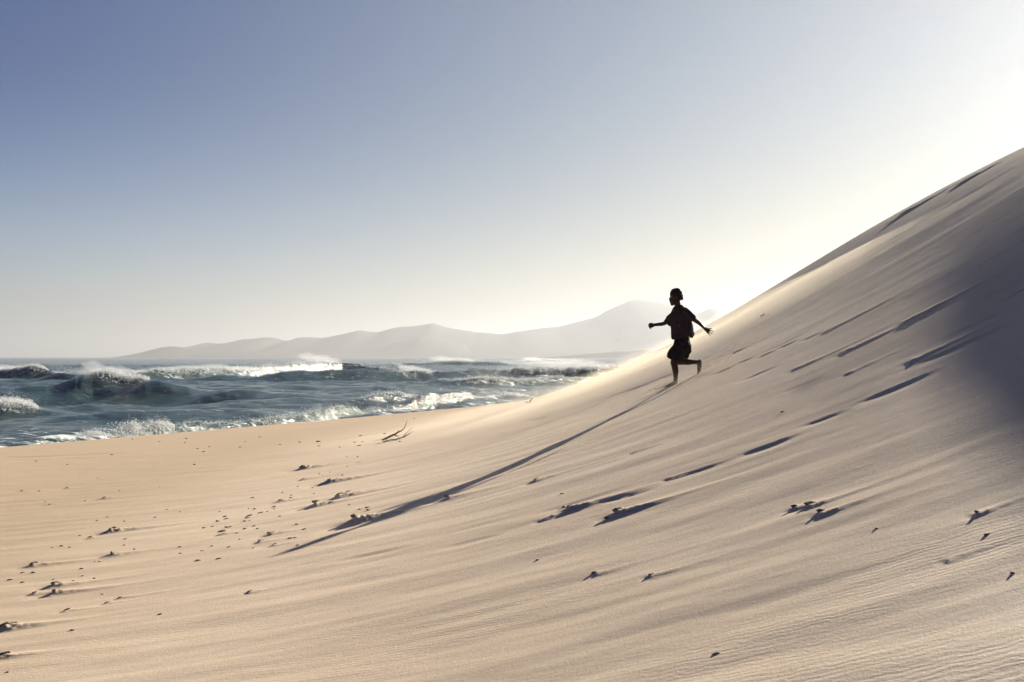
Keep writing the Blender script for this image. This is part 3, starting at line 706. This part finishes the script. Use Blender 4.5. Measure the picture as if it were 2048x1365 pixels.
def clod(px, py, size, label, group=None, cat='sand clod', name='sand_clod', mesh=None, mat=None, sink=.48, flat=.8):
    p = at(px, py); o = bpy.data.objects.new(name, mesh or clod_meshes[crn.randrange(7)]); col.objects.link(o)
    o.location = (p[0], p[1], ground(p[0], p[1])+size*(.5-sink)*flat); o.scale = (size, size, size*flat)
    o.rotation_euler = (crn.uniform(-.25, .25), crn.uniform(-.25, .25), crn.uniform(-.5, .5))
    return tag(o, label, cat, group)
NAMED = [(610, 937, .085, 'dark sand clod farthest up the beach, first of the row by the shadow'), (664, 963, .080, 'wide sand clod second in the row left of the shadow'),
 (684, 994, .070, 'ragged sand clod in the middle of the row left of the shadow'), (697, 987, .040, 'small flat clod just behind the middle clod of the row'), (636, 1010, .075, 'low ragged clod left of the middle of the row'),
 (716, 1040, .085, 'largest sand clod, touching the long shadow of the runner'), (608, 958, .035, 'small clod between the first two of the row'), (897, 998, .045, 'dark clod lying inside the long shadow'),
 (1074, 960, .045, 'small dark clod with a tail of sand, just right of the shadow'), (1238, 1026, .055, 'crumbling clod on the open slope right of centre'), (1140, 1017, .035, 'low clod at the tip of a long dark ridge right of the shadow'),
 (1592, 1013, .030, 'leftmost of three clods close together on the right slope'), (1621, 1009, .045, 'pale middle clod of three close together on the right slope'), (1645, 1024, .030, 'rightmost of three clods close together on the right slope'),
 (1956, 1027, .025, 'lone small clod at the right edge below the dune shade'), (1303, 1152, .022, 'upright brown flake at the bottom centre of the slope'), (226, 1062, .075, 'broad dark clod on the left beach with a long tail'),
 (70, 1130, .065, 'flat crumbly clod at the left edge of the beach'), (112, 1172, .055, 'upper of two clods close together at the lower left'), (114, 1187, .055, 'lower of two clods close together at the lower left'),
 (16, 1255, .060, 'clod at the left edge, second from the bottom'), (9, 1313, .045, 'bottommost clod at the left edge'), (228, 1110, .055, 'crumbled clod below the broad one on the left beach'),
 (445, 1063, .050, 'round brown lump standing up among the rubble'), (210, 996, .045, 'long low clod far up the left beach')]
for px, py, sz, lb in NAMED: clod(px, py, sz*.6, lb, sink=.55, flat=.75)
# rubble of small crumbs
RUB = [(505,996,.03),(565,986,.02),(560,1001,.035),(582,996,.02),(583,991,.02),(498,1017,.02),(510,1018,.03),(520,1027,.035),(535,1024,.02),(548,1014,.03),(549,1018,.02),(440,1024,.02),(450,1034,.03),(452,1039,.03),(437,1044,.03),
 (498,1033,.035),(495,1037,.03),(490,1043,.03),(500,1042,.02),(410,1056,.03),(425,1053,.02),(455,1055,.03),(462,1054,.025),(508,1052,.025),(490,1058,.025),(516,1058,.025),(475,1067,.025),(540,1066,.035),(550,1066,.025),(595,1049,.025),(560,1034,.02),
 (480,1079,.02),(522,1083,.03),(580,1077,.025),(590,1076,.02),(550,1090,.035),(425,1093,.018),(457,1096,.02),(507,1096,.018),(595,1092,.02),(608,1060,.02),(640,948,.025),(645,951,.02),(660,945,.018),(685,951,.025),(626,976,.02),(596,974,.018),(735,1016,.03),(738,1021,.03),(720,1020,.025),
 (628,988,.02),(700,1010,.02),(694,915,.015),(716,915,.02),(695,933,.015)]
for px, py, sz in RUB: clod(px, py, sz*.62, 'small crumb of sand in the rubble left of the runner\'s long shadow', 'rubble left of the long shadow', 'sand crumb', 'sand_crumb')
LEFT = [(45,982,.035),(80,983,.03),(135,976,.03),(250,1044,.02),(335,1020,.025),(360,1024,.02),(310,1036,.02),(215,1035,.02),(195,1042,.03),(250,1079,.02),(180,1075,.03),(160,1072,.02),(248,1091,.02),(270,1100,.02),(360,1095,.022),(398,1122,.03),(437,1119,.025),(362,1108,.02),(404,1103,.02),
 (105,1096,.02),(125,1093,.025),(140,1095,.02),(190,1123,.018),(200,1123,.018),(165,1139,.022),(45,1146,.025),(68,1146,.025),(20,1160,.025),(45,1165,.02),(108,1159,.02),(148,1163,.018),(165,1152,.02),(190,1158,.018),(70,1187,.03),(240,1196,.02),(215,1205,.025),(205,1188,.015),(135,1222,.03),(145,1263,.02),(500,1184,.025),(320,1230,.02),(15,1345,.015),
 (90,1005,.02),(100,1010,.025),(170,1002,.02),(240,982,.018),(320,976,.015),(195,957,.015),(160,951,.012),(315,959,.015)]
for px, py, sz in LEFT: clod(px, py, sz*.62, 'small crumb of sand scattered over the left beach', 'crumbs over the left beach', 'sand crumb', 'sand_crumb')
RIGHT = [(1190,1147,.015),(1075,1119,.012),(1433,1308,.014),(1975,1070,.015),(2028,1145,.010),(1125,988,.012),(1755,1057,.010),(1565,824,.014),(1130,1014,.025),(1215,1037,.018)]
for px, py, sz in RIGHT: clod(px, py, sz*.9, 'tiny crumb of sand on the open slope right of the long shadow', 'crumbs on the open slope', 'sand crumb', 'sand_crumb')
FARB = [(265,879,.05),(318,884,.04),(395,898,.05),(418,894,.04),(408,904,.05),(370,886,.05),(373,878,.06),(480,895,.04),(490,884,.04),(520,875,.06),(600,885,.05),(638,884,.07),(638,893,.05),(390,930,.04),(224,910,.06),(135,930,.04),(72,923,.04),(770,868,.06),(800,884,.05),(722,872,.05),(710,885,.05),(725,884,.04),(718,892,.06),(828,838,.06),(680,895,.04),(560,890,.04)]
for px, py, sz in FARB: clod(px, py, sz*.5, 'dark speck of beach wrack on the flat sand near the water', 'wrack near the water', 'wrack', 'beach_wrack', None)
for o in col.objects:
    if o.name.startswith('beach_wrack') and o.data.materials[0] != M_wrack:
        o.data = o.data.copy() if o.data.users > 1 else o.data; o.data.materials[0] = M_wrack

# ------------------------------------------------------------------ gull over the surf
t = NT('gull'); t.b.inputs['Base Color'].default_value = (.16, .15, .14, 1); M_gull = t.m
GD = 150.0; gx, gz = (1236-HX)/F*GD, EYE+(HY-681)/F*GD
gull = empty('gull', (gx, GD, gz)); tag(gull, 'small dark bird gliding over the far surf left of the runner', 'bird')
bm = bmesh.new(); ring_tube(bm, [(-.16, 0, .01, .012, .012), (-.10, 0, .01, .035, .035), (0, 0, 0, .05, .05), (.10, 0, -.01, .035, .035), (.2, 0, -.01, .01, .03)], 10)
me = bpy.data.meshes.new('body'); bm.to_mesh(me); bm.free(); me.materials.append(M_gull); o = bpy.data.objects.new('body', me); col.objects.link(o); o.parent = gull
for s_ in (-1, 1):
    bm = bmesh.new()
    ring_tube(bm, [(0, s_*.02, .02, .08, .012), (.0, s_*.22, .10+.02*s_, .07, .010), (.04, s_*.42, .07+.03*s_, .05, .008), (.09, s_*.58, .02+.03*s_, .012, .004)], 8)
    me = bpy.data.meshes.new('wing'); bm.to_mesh(me); bm.free(); me.materials.append(M_gull); o = bpy.data.objects.new('wing', me); col.objects.link(o); o.parent = gull
gull.rotation_euler = (R(25), 0, R(60)); gull.scale = (.42, .42, .42)

# ------------------------------------------------------------------ sand blowing low over the dune foot
def veil(name, pts, thick, dens, seed):
    """closed lens of drifting sand lying on the surface; pts = (px,py) outline centre line with half widths"""
    nu, nv = 70, 50
    A, B = at(*pts[0]), at(*pts[1]); d = B-A; L = np.hypot(d[0], d[1]); ux, uy = d[0]/L, d[1]/L
    U, Vv = np.meshgrid(np.linspace(0, 1, nu), np.linspace(-1, 1, nv), indexing='ij')
    Xg = A[0]+ux*U*L-uy*Vv*pts[2]; Yg = A[1]+uy*U*L+ux*Vv*pts[2]
    prof = np.sin(np.pi*U)**1.2*np.cos(np.pi/2*Vv)**1.3
    top = thick*prof*(1+.5*fbm(Xg*.7+seed, Yg*1.1, 3))
    zb = base_z(Xg, Yg)-.12
    n = nu*nv; idx = np.arange(n).reshape(nu, nv)
    f = np.stack([idx[:-1, :-1], idx[1:, :-1], idx[1:, 1:], idx[:-1, 1:]], -1).reshape(-1, 4)
    v = np.concatenate([np.stack([Xg, Yg, zb+.12+top-.05*(prof < .02)], -1).reshape(-1, 3), np.stack([Xg, Yg, zb], -1).reshape(-1, 3)])
    ff = [f, f[:, ::-1]+n]
    for e in (idx[0, :], idx[-1, ::-1], idx[::-1, 0], idx[:, -1]):
        ff.append(np.stack([e[:-1], e[1:], e[1:]+n, e[:-1]+n], -1))
    m = bpy.data.materials.new('blown_sand'); m.use_nodes = True
    for nn in list(m.node_tree.nodes):
        if nn.type != 'OUTPUT_MATERIAL': m.node_tree.nodes.remove(nn)
    pv = m.node_tree.nodes.new('ShaderNodeVolumePrincipled')
    pv.inputs['Color'].default_value = (.88, .80, .66, 1); pv.inputs['Density'].default_value = dens; pv.inputs['Anisotropy'].default_value = .45
    m.node_tree.links.new(pv.outputs[0], m.node_tree.nodes['Material Output'].inputs['Volume'])
    o = mesh_np(name, v, np.concatenate(ff), m); tag(o, kind='stuff'); return o
veil('blowing_sand', ((1235, 748), (1580, 632), 5.0), .42, .040, 2)
veil('blowing_sand', ((860, 852), (1250, 757), 4.5), .34, .022, 4)
veil('blowing_sand', ((1000, 880), (2046, 560), 15.0), .22, .010, 3)

# ------------------------------------------------------------------ sea air
me = bpy.data.meshes.new('haze'); bm = bmesh.new(); bmesh.ops.create_cube(bm, size=1.0)
bm.to_mesh(me); bm.free()
haze = bpy.data.objects.new('haze', me); col.objects.link(haze)
haze.scale = (150000, 150000, 465); haze.location = (0, 0, 216); tag(haze, kind='stuff')
hm = bpy.data.materials.new('haze'); hm.use_nodes = True
for n in list(hm.node_tree.nodes):
    if n.type != 'OUTPUT_MATERIAL': hm.node_tree.nodes.remove(n)
pv = hm.node_tree.nodes.new('ShaderNodeVolumePrincipled')
pv.inputs['Color'].default_value = (.325, .338, .37, 1); pv.inputs['Density'].default_value = 0.92e-4; pv.inputs['Anisotropy'].default_value = .52
hm.node_tree.links.new(pv.outputs[0], hm.node_tree.nodes['Material Output'].inputs['Volume'])
me.materials.append(hm)
